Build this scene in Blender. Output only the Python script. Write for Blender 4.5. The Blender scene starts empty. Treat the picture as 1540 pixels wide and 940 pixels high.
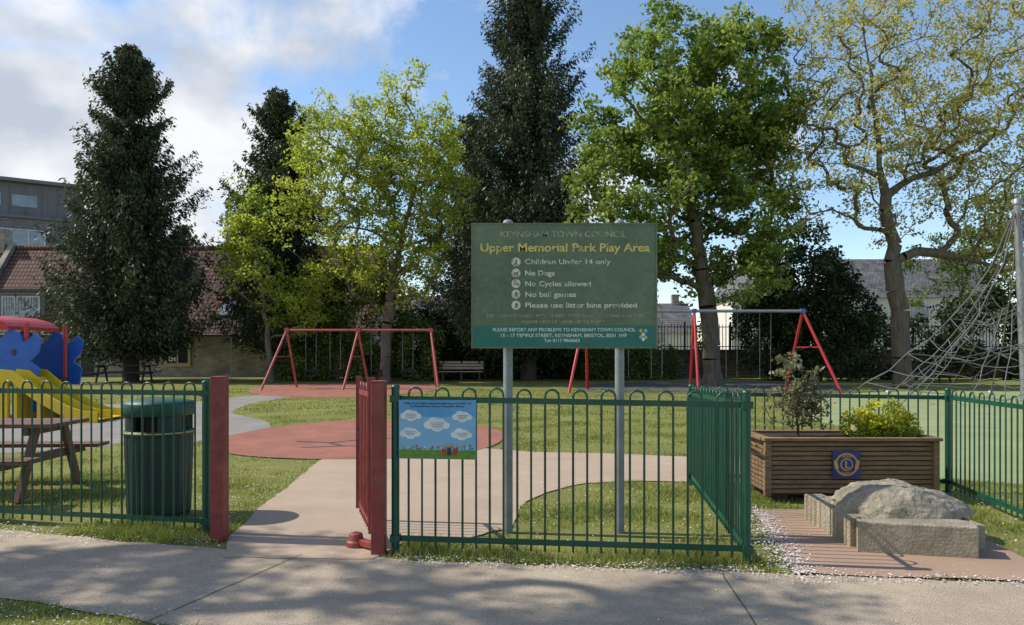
import bpy, math, random
import numpy as np
from mathutils import Vector, noise as mnoise
rng=np.random.default_rng(11); random.seed(11)
S=bpy.context.scene
S.view_settings.view_transform='Standard'; S.view_settings.look='None'; S.view_settings.exposure=0
COL=S.collection

# ------------------------------------------------------------ materials
def nodes_of(name):
    m=bpy.data.materials.new(name); m.use_nodes=True
    nt=m.node_tree; nt.nodes.clear()
    return m,nt,nt.nodes,nt.links
def ramp(N,stops):
    r=N.new('ShaderNodeValToRGB'); cr=r.color_ramp
    while len(cr.elements)<len(stops): cr.elements.new(0.5)
    for e,(p,c) in zip(cr.elements,stops):
        e.position=p; e.color=(*c,1) if len(c)==3 else c
    return r
def posvec(N,L,scale=(1,1,1)):
    g=N.new('ShaderNodeNewGeometry'); mp=N.new('ShaderNodeMapping'); mp.inputs['Scale'].default_value=scale
    L.new(g.outputs['Position'],mp.inputs['Vector']); return mp.outputs['Vector']
def pbr(name,c1,c2=None,scale=6,rough=0.6,metal=0,bump=0.0,bscale=None,fine=None,stretch=(1,1,1),lo=0.35,hi=0.65,spec=0.5,detail=6,patch=None):
    m,nt,N,L=nodes_of(name)
    out=N.new('ShaderNodeOutputMaterial'); b=N.new('ShaderNodeBsdfPrincipled')
    b.inputs['Roughness'].default_value=rough; b.inputs['Metallic'].default_value=metal
    b.inputs['Specular IOR Level'].default_value=spec
    L.new(b.outputs[0],out.inputs[0])
    v=posvec(N,L,stretch)
    if c2 is None: c2=tuple(x*0.75 for x in c1)
    n=N.new('ShaderNodeTexNoise'); n.inputs['Scale'].default_value=scale; n.inputs['Detail'].default_value=detail
    n.inputs['Roughness'].default_value=0.65
    L.new(v,n.inputs['Vector'])
    r=ramp(N,[(lo,c2),(hi,c1)]); L.new(n.outputs[0],r.inputs[0]); col=r.outputs[0]
    for fn in (fine,patch):
        if not fn: continue
        fs,amt,fc=fn
        n2=N.new('ShaderNodeTexNoise'); n2.inputs['Scale'].default_value=fs; n2.inputs['Detail'].default_value=3
        L.new(v,n2.inputs['Vector'])
        r2=ramp(N,[(0.45,(0,0,0)),(0.68,(1,1,1))]); L.new(n2.outputs[0],r2.inputs[0])
        mu=N.new('ShaderNodeMath'); mu.operation='MULTIPLY'; mu.inputs[1].default_value=amt; L.new(r2.outputs[0],mu.inputs[0])
        mx=N.new('ShaderNodeMixRGB'); mx.inputs[2].default_value=(*fc,1); L.new(mu.outputs[0],mx.inputs[0]); L.new(col,mx.inputs[1]); col=mx.outputs[0]
    L.new(col,b.inputs['Base Color'])
    if bump:
        n3=N.new('ShaderNodeTexNoise'); n3.inputs['Scale'].default_value=bscale or scale*4; n3.inputs['Detail'].default_value=5
        L.new(v,n3.inputs['Vector'])
        bp=N.new('ShaderNodeBump'); bp.inputs['Strength'].default_value=bump; bp.inputs['Distance'].default_value=0.02
        L.new(n3.outputs[0],bp.inputs['Height']); L.new(bp.outputs[0],b.inputs['Normal'])
    return m
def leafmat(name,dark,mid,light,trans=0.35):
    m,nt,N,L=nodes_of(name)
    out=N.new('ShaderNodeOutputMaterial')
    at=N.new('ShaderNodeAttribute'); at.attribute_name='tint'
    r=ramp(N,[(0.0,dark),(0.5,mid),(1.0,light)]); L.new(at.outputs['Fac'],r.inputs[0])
    d=N.new('ShaderNodeBsdfPrincipled'); d.inputs['Roughness'].default_value=0.5; d.inputs['Specular IOR Level'].default_value=0.25
    t=N.new('ShaderNodeBsdfTranslucent'); mx=N.new('ShaderNodeMixShader'); mx.inputs[0].default_value=trans
    L.new(r.outputs[0],d.inputs['Base Color'])
    hs=N.new('ShaderNodeHueSaturation'); hs.inputs['Value'].default_value=1.6; hs.inputs['Saturation'].default_value=1.05
    L.new(r.outputs[0],hs.inputs['Color']); L.new(hs.outputs[0],t.inputs[0])
    L.new(d.outputs[0],mx.inputs[1]); L.new(t.outputs[0],mx.inputs[2]); L.new(mx.outputs[0],out.inputs[0])
    return m
def brickmat(name,c1,c2,mortar,w,h,ms=0.012,axis='xz',bump=0.4,nscale=1.5,offset=0.5,rough=.8,dirt=(0.05,0.045,0.035),distort=0.0):
    m,nt,N,L=nodes_of(name)
    out=N.new('ShaderNodeOutputMaterial'); b=N.new('ShaderNodeBsdfPrincipled'); b.inputs['Roughness'].default_value=rough
    b.inputs['Specular IOR Level'].default_value=0.2
    L.new(b.outputs[0],out.inputs[0])
    g=N.new('ShaderNodeNewGeometry'); sp=N.new('ShaderNodeSeparateXYZ'); L.new(g.outputs['Position'],sp.inputs[0])
    cb=N.new('ShaderNodeCombineXYZ')
    if axis=='xz':
        ad=N.new('ShaderNodeMath'); ad.operation='ADD'; L.new(sp.outputs[0],ad.inputs[0]); L.new(sp.outputs[1],ad.inputs[1])
        L.new(ad.outputs[0],cb.inputs[0]); L.new(sp.outputs[2],cb.inputs[1])
    else:
        L.new(sp.outputs[0],cb.inputs[0]); L.new(sp.outputs[2],cb.inputs[1])
    vec=cb.outputs[0]
    if distort:
        nd=N.new('ShaderNodeTexNoise'); nd.inputs['Scale'].default_value=2.5; L.new(vec,nd.inputs['Vector'])
        ml=N.new('ShaderNodeVectorMath'); ml.operation='SCALE'; ml.inputs['Scale'].default_value=distort; L.new(nd.outputs['Color'],ml.inputs[0])
        a2=N.new('ShaderNodeVectorMath'); L.new(vec,a2.inputs[0]); L.new(ml.outputs[0],a2.inputs[1]); vec=a2.outputs[0]
    br=N.new('ShaderNodeTexBrick'); br.inputs['Scale'].default_value=1; br.inputs['Brick Width'].default_value=w; br.inputs['Row Height'].default_value=h
    br.inputs['Mortar Size'].default_value=ms; br.inputs['Color1'].default_value=(*c1,1); br.inputs['Color2'].default_value=(*c2,1); br.inputs['Mortar'].default_value=(*mortar,1)
    br.offset=offset; L.new(vec,br.inputs['Vector'])
    n=N.new('ShaderNodeTexNoise'); n.inputs['Scale'].default_value=nscale; n.inputs['Detail'].default_value=6; L.new(g.outputs['Position'],n.inputs['Vector'])
    rr=ramp(N,[(0.4,(0,0,0)),(0.75,(.8,.8,.8))]); L.new(n.outputs[0],rr.inputs[0])
    mx=N.new('ShaderNodeMixRGB'); L.new(rr.outputs[0],mx.inputs[0]); L.new(br.outputs[0],mx.inputs[1]); mx.inputs[2].default_value=(*dirt,1)
    L.new(mx.outputs[0],b.inputs['Base Color'])
    bp=N.new('ShaderNodeBump'); bp.invert=True; bp.inputs['Strength'].default_value=bump; bp.inputs['Distance'].default_value=0.03; L.new(br.outputs['Fac'],bp.inputs['Height']); L.new(bp.outputs[0],b.inputs['Normal'])
    return m

M={}
M['lawn']=pbr('lawn_grass',(0.22,0.225,0.065),(0.14,0.155,0.042),scale=0.7,rough=0.9,bump=0.8,bscale=60,fine=(45,0.5,(0.28,0.25,0.11)),spec=.1)
M['buff']=pbr('buff_path',(0.5,0.385,0.285),(0.41,0.315,0.235),scale=1.2,rough=0.9,bump=0.4,bscale=150,fine=(160,0.5,(0.28,0.21,0.155)),spec=.2,patch=(.6,.3,(.35,.27,.205)))
M['pave']=pbr('pavement_concrete',(0.54,0.44,0.33),(0.42,0.34,0.255),scale=1.6,rough=0.9,bump=0.6,bscale=120,fine=(95,0.7,(0.23,0.185,0.135)),spec=.2,patch=(5,.35,(.33,.265,.195)))
M['asph']=pbr('grey_asphalt',(0.28,0.26,0.235),(0.21,0.195,0.18),scale=1.0,rough=0.9,bump=0.3,bscale=120,fine=(120,0.4,(0.32,0.29,0.26)),spec=.2)
M['dasph']=pbr('dark_asphalt',(0.11,0.105,0.105),(0.07,0.07,0.07),scale=1.0,rough=0.9,spec=.2)
M['redsurf']=pbr('red_rubber',(0.36,0.14,0.105),(0.27,0.105,0.08),scale=1.0,rough=0.9,bump=0.3,bscale=90,fine=(70,0.5,(0.4,0.24,0.18)),spec=.15,patch=(2.2,.5,(.2,.11,.085)))
M['greensurf']=pbr('green_rubber',(0.3,0.33,0.17),(0.22,0.27,0.12),scale=0.8,rough=0.9,fine=(60,0.4,(0.3,0.33,0.18)),spec=.15)
M['redpave']=pbr('reddish_paving',(0.4,0.27,0.19),(0.3,0.2,0.145),scale=2.0,rough=0.9,bump=0.3,bscale=90,fine=(110,0.5,(0.44,0.34,0.25)),spec=.15,patch=(4,.4,(.27,.19,.13)))
M['joint']=pbr('joint_dark',(0.09,0.07,0.05),scale=20,rough=0.95)
M['fgreen']=pbr('green_paint',(0.006,0.085,0.052),(0.004,0.055,0.036),scale=9,rough=0.35,fine=(60,0.3,(0.03,0.06,0.04)))
M['fred']=pbr('red_paint',(0.27,0.035,0.03),(0.17,0.028,0.024),scale=7,rough=0.55,fine=(50,0.45,(0.12,0.035,0.028)),patch=(9,.4,(.33,.09,.07)))
M['swred']=pbr('swing_red',(0.5,0.03,0.035),(0.36,0.03,0.03),scale=3,rough=0.4)
M['swpink']=pbr('swing_faded_red',(0.45,0.1,0.1),(0.33,0.06,0.06),scale=3,rough=0.5)
M['swblue']=pbr('swing_blue',(0.02,0.16,0.5),scale=3,rough=0.4)
M['galv']=pbr('galvanised',(0.32,0.34,0.35),(0.22,0.24,0.25),scale=8,rough=0.45,metal=0.5)
M['postgrey']=pbr('grey_post',(0.25,0.28,0.28),(0.16,0.19,0.185),scale=6,rough=0.5,fine=(40,0.3,(0.1,0.13,0.1)))
M['board']=pbr('sign_green',(0.135,0.19,0.1),(0.07,0.12,0.06),scale=2.2,rough=0.42,fine=(25,0.4,(0.19,0.22,0.13)),lo=.3,hi=.7,patch=(6,.45,(.08,.1,.045)))
M['band']=pbr('sign_teal',(0.01,0.17,0.12),(0.009,0.13,0.09),scale=5,rough=0.4)
M['gold']=pbr('gold_letters',(0.72,0.57,0.13),(0.25,0.24,0.1),scale=16,rough=0.5,lo=.38,hi=.48)
M['cream']=pbr('cream_letters',(0.7,0.68,0.54),(0.3,0.34,0.21),scale=18,rough=0.6,lo=.38,hi=.5)
M['faint']=pbr('faint_letters',(0.46,0.44,0.25),(0.22,0.25,0.14),scale=18,rough=0.6,lo=.42,hi=.58)
M['white']=pbr('white_print',(0.75,0.78,0.78),(0.6,0.64,0.66),scale=10,rough=0.5)
M['whitetext']=pbr('white_letters',(0.78,0.8,0.77),(0.6,0.65,0.6),scale=20,rough=0.5)
M['pblue']=pbr('poster_blue',(0.12,0.37,0.62),(0.07,0.28,0.54),scale=2.5,rough=0.35)
M['pblue2']=pbr('poster_pale',(0.24,0.47,0.64),(0.18,0.41,0.6),scale=3,rough=0.35)
M['pgreen']=pbr('poster_green',(0.14,0.3,0.03),(0.08,0.2,0.02),scale=30,rough=0.4)
M['pyel']=pbr('poster_yellow',(0.7,0.5,0.04),scale=30,rough=0.4)
M['pred']=pbr('poster_red',(0.5,0.04,0.04),scale=30,rough=0.4)
M['ink']=pbr('ink',(0.03,0.04,0.07),scale=30,rough=0.5)
M['navy']=pbr('emblem_navy',(0.02,0.035,0.2),scale=10,rough=0.4)
M['egold']=pbr('emblem_gold',(0.6,0.38,0.05),scale=10,rough=0.4)
M['wood']=pbr('planter_wood',(0.27,0.17,0.085),(0.13,0.08,0.042),scale=5,rough=0.75,bump=0.4,bscale=30,stretch=(1,1,9),fine=(20,0.3,(0.32,0.22,0.12)))
M['twood']=pbr('table_wood',(0.2,0.1,0.06),(0.11,0.06,0.04),scale=4,rough=0.7,stretch=(1,8,8))
M['dwood']=pbr('dark_wood',(0.05,0.04,0.035),scale=6,rough=0.8)
M['pwood']=pbr('pink_grey_wood',(0.5,0.33,0.3),scale=6,rough=0.8)
M['soil']=pbr('soil',(0.04,0.028,0.018),scale=20,rough=1,bump=1,bscale=60)
M['stone']=pbr('slab_stone',(0.38,0.32,0.23),(0.23,0.195,0.14),scale=9,rough=0.9,bump=0.8,bscale=50,fine=(60,0.5,(0.44,0.37,0.27)),patch=(3,.5,(.17,.16,.1)))
M['boulder']=pbr('boulder_stone',(0.36,0.31,0.235),(0.2,0.17,0.125),scale=6,rough=0.95,bump=1.0,bscale=26,fine=(34,0.6,(0.42,0.37,0.29)),patch=(7,.65,(.14,.125,.09)))
M['bark']=pbr('bark',(0.16,0.13,0.1),(0.085,0.067,0.05),scale=7,rough=0.95,bump=0.8,bscale=16,stretch=(1,1,.25))
M['barkdk']=pbr('bark_dark',(0.09,0.065,0.047),(0.045,0.034,0.026),scale=5,rough=0.95)
M['bin']=pbr('bin_green',(0.005,0.04,0.026),(0.003,0.024,0.017),scale=4,rough=0.5)
M['binlid']=pbr('bin_lid_green',(0.007,0.085,0.053),(0.005,0.055,0.036),scale=4,rough=0.5)
M['black']=pbr('black_void',(0.008,0.008,0.008),scale=4,rough=0.8)
M['pboxblue']=pbr('play_blue',(0.02,0.13,0.5),(0.015,0.1,0.4),scale=3,rough=0.4)
M['yellow']=pbr('slide_yellow',(0.75,0.55,0.02),(0.65,0.45,0.015),scale=2,rough=0.35)
M['rubble']=brickmat('rubble_stone',(0.46,0.41,0.32),(0.28,0.25,0.2),(0.36,0.32,0.26),0.42,0.17,.02,bump=.6,distort=.25,nscale=.8,dirt=(.16,.14,.105))
M['rubbledk']=brickmat('wall_stone_dark',(0.18,0.16,0.13),(0.1,0.09,0.075),(0.08,0.07,0.06),0.4,0.17,.02,bump=.6,distort=.25)
M['rooftile']=brickmat('clay_tiles',(0.25,0.12,0.09),(0.15,0.08,0.065),(0.03,0.02,0.017),0.24,0.27,.035,axis='x',bump=1,nscale=.5,offset=0,dirt=(0.12,0.09,0.07))
M['slate']=brickmat('slate_tiles',(0.2,0.2,0.205),(0.14,0.14,0.15),(0.08,0.08,0.085),0.3,0.2,.02,axis='x',bump=.4)
M['greybrick']=brickmat('grey_brick',(0.17,0.16,0.17),(0.12,0.115,0.125),(0.24,0.23,0.22),0.9,0.3,.03,bump=.2,dirt=(.13,.125,.13))
M['cladding']=pbr('dark_cladding',(0.14,0.14,0.15),(0.11,0.11,0.12),scale=.5,rough=.5)
M['glass']=pbr('window_glass',(0.32,0.37,0.42),(0.18,0.21,0.25),scale=.8,rough=0.12)
M['frame']=pbr('window_frame',(0.62,0.62,0.6),scale=2,rough=.5)
M['cframe']=pbr('stone_frame',(0.5,0.42,0.25),scale=3,rough=.8)
M['render']=pbr('white_render',(0.72,0.7,0.66),(0.6,0.58,0.55),scale=.6,rough=.85)
M['rope']=pbr('grey_rope',(0.17,0.17,0.17),(0.08,0.08,0.085),scale=1.5,rough=.8)
M['chain']=pbr('chain',(0.16,0.16,0.17),scale=20,rough=.5,metal=.5)
M['railblk']=pbr('black_railing',(0.02,0.02,0.022),scale=5,rough=.6)
M['petal']=pbr('petals',(0.78,0.73,0.7),(0.65,0.55,0.55),scale=30,rough=.8)
LM={}
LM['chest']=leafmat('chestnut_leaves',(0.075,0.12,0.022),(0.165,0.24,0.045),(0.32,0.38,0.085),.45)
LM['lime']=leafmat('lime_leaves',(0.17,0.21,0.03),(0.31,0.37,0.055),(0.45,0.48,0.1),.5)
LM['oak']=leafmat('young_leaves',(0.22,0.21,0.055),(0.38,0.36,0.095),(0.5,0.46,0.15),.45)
LM['conif']=leafmat('conifer_needles',(0.02,0.032,0.016),(0.046,0.066,0.03),(0.1,0.115,0.05),.15)
LM['holly']=leafmat('dark_leaves',(0.014,0.025,0.01),(0.034,0.055,0.018),(0.085,0.11,0.038),.15)
LM['shrub']=leafmat('shrub_leaves',(0.05,0.08,0.018),(0.1,0.145,0.03),(0.18,0.23,0.06),.3)
LM['pale']=leafmat('pale_leaves',(0.1,0.11,0.055),(0.18,0.18,0.09),(0.33,0.29,0.18),.3)
LM['yellowfl']=leafmat('yellow_flowers',(0.1,0.16,0.02),(0.3,0.34,0.03),(0.75,0.65,0.05),.25)
LM['blade']=leafmat('grass_blades',(0.14,0.175,0.04),(0.28,0.3,0.075),(0.45,0.4,0.19),.42)

# ------------------------------------------------------------ mesh helpers
def empty(name,loc=(0,0,0)):
    e=bpy.data.objects.new(name,None); e.location=loc; e.empty_display_size=.3; COL.objects.link(e); return e
def fastmesh(name,V,F,mat,parent=None,tint=None,smooth=False):
    V=np.asarray(V,dtype=np.float32); F=np.asarray(F,dtype=np.int32)
    k=F.shape[1]
    me=bpy.data.meshes.new(name); me.vertices.add(len(V)); me.vertices.foreach_set('co',V.ravel())
    me.loops.add(F.size); me.loops.foreach_set('vertex_index',F.ravel())
    me.polygons.add(len(F)); me.polygons.foreach_set('loop_start',np.arange(0,F.size,k,dtype=np.int32))
    if smooth: me.polygons.foreach_set('use_smooth',np.ones(len(F),dtype=bool))
    me.materials.append(mat)
    if tint is not None:
        a=me.attributes.new('tint','FLOAT','FACE'); a.data.foreach_set('value',np.asarray(tint,dtype=np.float32))
    me.update(calc_edges=True)
    o=bpy.data.objects.new(name,me); COL.objects.link(o)
    if parent: o.parent=parent
    return o
class MB:
    def __init__(s): s.v=[]; s.f=[]; s.m=[]; s.sm=[]; s.mats=[]
    def mi(s,mat):
        if mat not in s.mats: s.mats.append(mat)
        return s.mats.index(mat)
    def add(s,vs,fs,mat,smooth=False):
        o=len(s.v); s.v+= [tuple(p) for p in vs]; k=s.mi(mat)
        for f in fs: s.f.append(tuple(i+o for i in f)); s.m.append(k); s.sm.append(smooth)
    def box(s,c,d,mat,rz=0,rx=0,ry=0):
        x,y,z=d[0]/2,d[1]/2,d[2]/2
        from mathutils import Euler
        R=Euler((rx,ry,rz)).to_matrix()
        vs=[R@Vector(p)+Vector(c) for p in [(-x,-y,-z),(x,-y,-z),(x,y,-z),(-x,y,-z),(-x,-y,z),(x,-y,z),(x,y,z),(-x,y,z)]]
        s.add(vs,[(0,3,2,1),(4,5,6,7),(0,1,5,4),(1,2,6,5),(2,3,7,6),(3,0,4,7)],mat)
    def beam(s,p,q,w,h,mat):
        p=Vector(p);q=Vector(q);d=(q-p).normalized(); up=Vector((0,0,1))
        if abs(d.z)>.95: up=Vector((0,1,0))
        a=d.cross(up).normalized()*w/2; b=a.cross(d).normalized()*h/2
        vs=[p-a-b,p+a-b,p+a+b,p-a+b,q-a-b,q+a-b,q+a+b,q-a+b]
        s.add(vs,[(0,3,2,1),(4,5,6,7),(0,1,5,4),(1,2,6,5),(2,3,7,6),(3,0,4,7)],mat)
    def tube(s,pts,r,mat,n=6):
        pts=[Vector(p) for p in pts]; vs=[];fs=[]
        rs=r if isinstance(r,(list,tuple)) else [r]*len(pts)
        t=(pts[1]-pts[0]).normalized(); up=Vector((0,0,1)) if abs(t.z)<.9 else Vector((0,1,0))
        a=t.cross(up).normalized()
        for i,p in enumerate(pts):
            if i==0: t=pts[1]-pts[0]
            elif i==len(pts)-1: t=pts[-1]-pts[-2]
            else: t=pts[i+1]-pts[i-1]
            t.normalize(); a=(a-t*a.dot(t)).normalized(); b=t.cross(a)
            for k in range(n):
                an=2*math.pi*k/n; vs.append(p+(a*math.cos(an)+b*math.sin(an))*rs[i])
        for i in range(len(pts)-1):
            for k in range(n):
                fs.append((i*n+k,i*n+(k+1)%n,(i+1)*n+(k+1)%n,(i+1)*n+k))
        s.add(vs,fs,mat,True)
        L=len(pts)-1
        s.add([vs[k] for k in range(n)],[tuple(range(n))[::-1]],mat); s.add([vs[L*n+k] for k in range(n)],[tuple(range(n))],mat)
    def lathe(s,c,prof,mat,n=32,rib=0,ribn=16):
        vs=[];fs=[]
        for (r,z) in prof:
            for k in range(n):
                an=2*math.pi*k/n
                rr=r*(1+(rib if (rib and (k%(n//ribn))<(n//ribn)/2) else 0))
                vs.append((c[0]+rr*math.cos(an),c[1]+rr*math.sin(an),c[2]+z))
        for i in range(len(prof)-1):
            for k in range(n): fs.append((i*n+k,i*n+(k+1)%n,(i+1)*n+(k+1)%n,(i+1)*n+k))
        s.add(vs,fs,mat,rib==0)
        s.add([vs[(len(prof)-1)*n+k] for k in range(n)],[tuple(range(n))],mat)
    def prism(s,poly,z0,z1,mat):
        n=len(poly); vs=[(x,y,z0) for x,y in poly]+[(x,y,z1) for x,y in poly]
        s.add(vs,[tuple(range(n,2*n))]+[(i,(i+1)%n,n+(i+1)%n,n+i) for i in range(n)],mat)
    def vprism(s,poly,y0,y1,mat):   # poly in x,z ; front at y0
        n=len(poly); vs=[(x,y0,z) for x,z in poly]+[(x,y1,z) for x,z in poly]
        s.add(vs,[tuple(range(n)),tuple(range(n,2*n))[::-1]]+[(i,n+i,n+(i+1)%n,(i+1)%n) for i in range(n)],mat)
    def disc(s,cx,y,cz,rx,rz,mat,n=20,t=0.002):
        s.vprism([(cx+rx*math.cos(2*math.pi*k/n),cz+rz*math.sin(2*math.pi*k/n)) for k in range(n)],y,y+t,mat)
    def make(s,name,parent=None,bevel=0):
        me=bpy.data.meshes.new(name); me.from_pydata(s.v,[],s.f)
        for m in s.mats: me.materials.append(m)
        me.polygons.foreach_set('material_index',s.m); me.polygons.foreach_set('use_smooth',s.sm); me.update()
        o=bpy.data.objects.new(name,me); COL.objects.link(o)
        if parent: o.parent=parent
        if bevel:
            b=o.modifiers.new('bev','BEVEL'); b.width=bevel; b.segments=2; b.limit_method='ANGLE'
        return o
def smoothpoly(P,k=6,closed=True):
    P=np.array(P,float); n=len(P); out=[]
    for i in range(n):
        p0,p1,p2,p3=P[(i-1)%n],P[i],P[(i+1)%n],P[(i+2)%n]
        for t in np.linspace(0,1,k,endpoint=False):
            out.append(0.5*((2*p1)+(-p0+p2)*t+(2*p0-5*p1+4*p2-p3)*t*t+(-p0+3*p1-3*p2+p3)*t**3))
    return np.array(out)
def sheet(name,poly,z,mat):
    import mathutils
    tri=mathutils.geometry.tessellate_polygon([[Vector((p[0],p[1],0)) for p in poly]])
    me=bpy.data.meshes.new(name); fs=[]
    for a,b,c in tri:
        pa,pb,pc=poly[a],poly[b],poly[c]
        cr=(pb[0]-pa[0])*(pc[1]-pa[1])-(pb[1]-pa[1])*(pc[0]-pa[0])
        fs.append((a,b,c) if cr>0 else (a,c,b))
    me.from_pydata([(p[0],p[1],z) for p in poly],[],fs); me.materials.append(mat)
    o=bpy.data.objects.new(name,me); COL.objects.link(o); return o
def inpoly(x,y,poly):
    poly=np.asarray(poly); ins=np.zeros(len(x),bool); n=len(poly)
    for i in range(n):
        x1,y1=poly[i]; x2,y2=poly[(i+1)%n]
        if y1==y2: continue
        c=((y1>y)!=(y2>y))&(x<(x2-x1)*(y-y1)/(y2-y1)+x1); ins^=c
    return ins

# ------------------------------------------------------------ ground
sheet('ground',[(-900,-60),(900,-60),(900,1500),(-900,1500)],0,M['lawn'])
pavement=[(-15,9.3),(-4.3,6.18),(-2.97,5.74),(-2.14,5.54),(-1.12,5.36),(-.81,5.27),(1.49,4.97),(3.3,4.74),(15,3.2),(15,-1.5),(0.3,3.28),(-1.97,4.02),(-2.6,4.29),(-3.08,4.42),(-15,7.6)]
path=[(-2.1,5.3),(-2.3,6.0),(-2.37,6.6),(-2.49,8.05),(-2.62,9.7),(-2.8,11.3),(-1.6,12),(-.5,11.4),(.3,10.95),(1.4,10.8),(2.7,10.4),(4.9,10.2),(4.9,8.5),(3,8.35),(2.1,8.4),(1.47,8.5),(.83,8.33),(.35,7.8),(.08,7.05),(0,6.25),(-.35,5.9),(-.86,5.72),(-1.0,5.3)]
redA=smoothpoly([(-5.04,13.2),(-4.5,15),(-3.1,16.2),(-1.28,15.6),(-.33,14.3),(-.15,12.9),(-.36,11.5),(-1.04,10.5),(-2.13,10.2),(-3.28,10.3),(-4.2,10.8),(-4.9,11.8)])
asph=smoothpoly([(-14,9.4),(-7.2,11.0),(-6.4,12.2),(-5.2,12.2),(-4.6,13.6),(-5.4,16.0),(-7.0,18.3),(-7.6,22.0),(-7.1,25.6),(-5.8,28.0),(-6.3,30.5),(-8.9,26),(-9.6,22.4),(-11.6,21.2),(-16,20.5),(-20,16)],4)
redB=smoothpoly([(-9.9,27.5),(-10.9,33.4),(-7.3,36.5),(-3.8,34),(-3.2,28.4),(-5,24.6),(-7.5,24.6)])
dark=smoothpoly([(2.6,28.4),(4.2,35),(9,37),(13.4,36),(14.5,31),(11.4,26.8),(5.6,26.6)])
greens=smoothpoly([(5.0,8.6),(4.9,10.5),(6.5,14),(7,18),(10,24),(15,28),(22,27),(26,20),(20,10),(12,7.5)])
redp=[(2.25,6.9),(3.8,6.95),(3.75,5.6),(3.62,4.72),(1.88,4.93),(2.1,5.7)]
def rough_edge(poly,amp,step=.12):
    out=[]; n=len(poly)
    for i in range(n):
        a=np.array(poly[i],float); b=np.array(poly[(i+1)%n],float); L=np.linalg.norm(b-a); kk=max(1,min(60,int(L/step)))
        for t in range(kk):
            p=a+(b-a)*t/kk; w_=mnoise.noise(Vector((p[0]*2.3,p[1]*2.3,1.7)))+.6*mnoise.noise(Vector((p[0]*8,p[1]*8,5)))
            nn_=np.array([-(b-a)[1],(b-a)[0]])/max(L,1e-6); out.append(tuple(p+nn_*w_*amp))
    return out
pavement=rough_edge(pavement,.045); path=rough_edge(path,.04); redp=rough_edge(redp,.03)
sheet('pavement',pavement,.008,M['pave'])
sheet('garden_path',path,.012,M['buff'])
sheet('asphalt_path',asph,.004,M['asph'])
sheet('red_safety_surface',redA,.016,M['redsurf'])
sheet('red_safety_surface.001',redB,.008,M['redsurf'])
sheet('dark_safety_surface',dark,.004,M['dasph'])
sheet('green_safety_surface',greens,.004,M['greensurf'])
sheet('paved_patch',redp,.016,M['redpave'])
j=MB()
for a,b in [((-1.55,5.4),(-2.02,4.05)),((1.42,4.96),(1.25,3.1)),((-6.3,6.75),(-6.9,5.35))]:
    a=Vector((*a,.0125));b=Vector((*b,.0125)); n=(b-a).cross(Vector((0,0,1))).normalized()*.004
    K=14; L_=[a.lerp(b,i/K)+n*random.uniform(-1,1) for i in range(K+1)]
    for i in range(K): j.add([L_[i]-n,L_[i]+n,L_[i+1]+n,L_[i+1]-n],[(0,1,2,3)],M['joint'])
j.make('pavement_joints')
j=MB()
for pts in [[(-3.6,12.2),(-3.0,12.0),(-2.7,11.6),(-2.2,11.6)],[(-3.0,12.0),(-2.5,12.5),(-1.9,12.6)],[(-2.7,11.6),(-3.3,11.4)]]:
    for a,b in zip(pts,pts[1:]):
        a=Vector((*a,.0202));b=Vector((*b,.0202)); n=(b-a).cross(Vector((0,0,1))).normalized()*.035
        j.add([a-n,a+n,b+n,b-n],[(0,1,2,3)],M['dasph'])
j.make('play_surface_marking')

# grass blades
def onlawn(x,y):
    m=np.ones(len(x),bool)
    for P in (pavement,path,redA,asph,redB,greens,redp): m&=~inpoly(x,y,P)
    return m
def blades(name,n,x0,x1,y0,y1,h,w,seedpoly=None):
    x=rng.uniform(x0,x1,n); y=rng.uniform(y0,y1,n)
    k=onlawn(x,y)&(np.abs(x)<y*.74+.6)
    x=x[k];y=y[k]
    nz=np.array([mnoise.noise(Vector((a*1.1,b*1.1,0)))+.5*mnoise.noise(Vector((a*4,b*4,9))) for a,b in zip(x[::1],y[::1])])
    k=rng.random(len(x))<np.clip(.66+1.4*nz,.06,1)
    x=x[k];y=y[k];nz=nz[k]; n=len(x)
    an=rng.uniform(0,2*np.pi,n); hh=h*rng.uniform(.4,1.2,n)*(1+.7*nz); ww=w*rng.uniform(.7,1.3,n)
    lean=rng.normal(0,.55,(n,2))*hh[:,None]
    V=np.empty((n,3,3)); dx=np.cos(an)*ww/2; dy=np.sin(an)*ww/2
    V[:,0]=np.c_[x-dx,y-dy,np.zeros(n)]; V[:,1]=np.c_[x+dx,y+dy,np.zeros(n)]; V[:,2]=np.c_[x+lean[:,0],y+lean[:,1],hh]
    tint=np.clip(.5-.8*nz+rng.normal(0,.2,n),0,1)
    return V.reshape(-1,3),tint
parts=[blades('',200000,-6,6,3.6,9,.036,.009),blades('',120000,-11,11,9,17,.038,.015),blades('',70000,-16,18,17,30,.045,.03),
       blades('',7000,-.9,1.8,5.1,5.75,.08,.008),blades('',5000,-4.6,-2.3,5.7,6.3,.07,.008)]
V=np.concatenate([p[0] for p in parts]); T=np.concatenate([p[1] for p in parts])
fastmesh('lawn_grass',V,np.arange(len(V)).reshape(-1,3),LM['blade'],tint=T)
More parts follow.
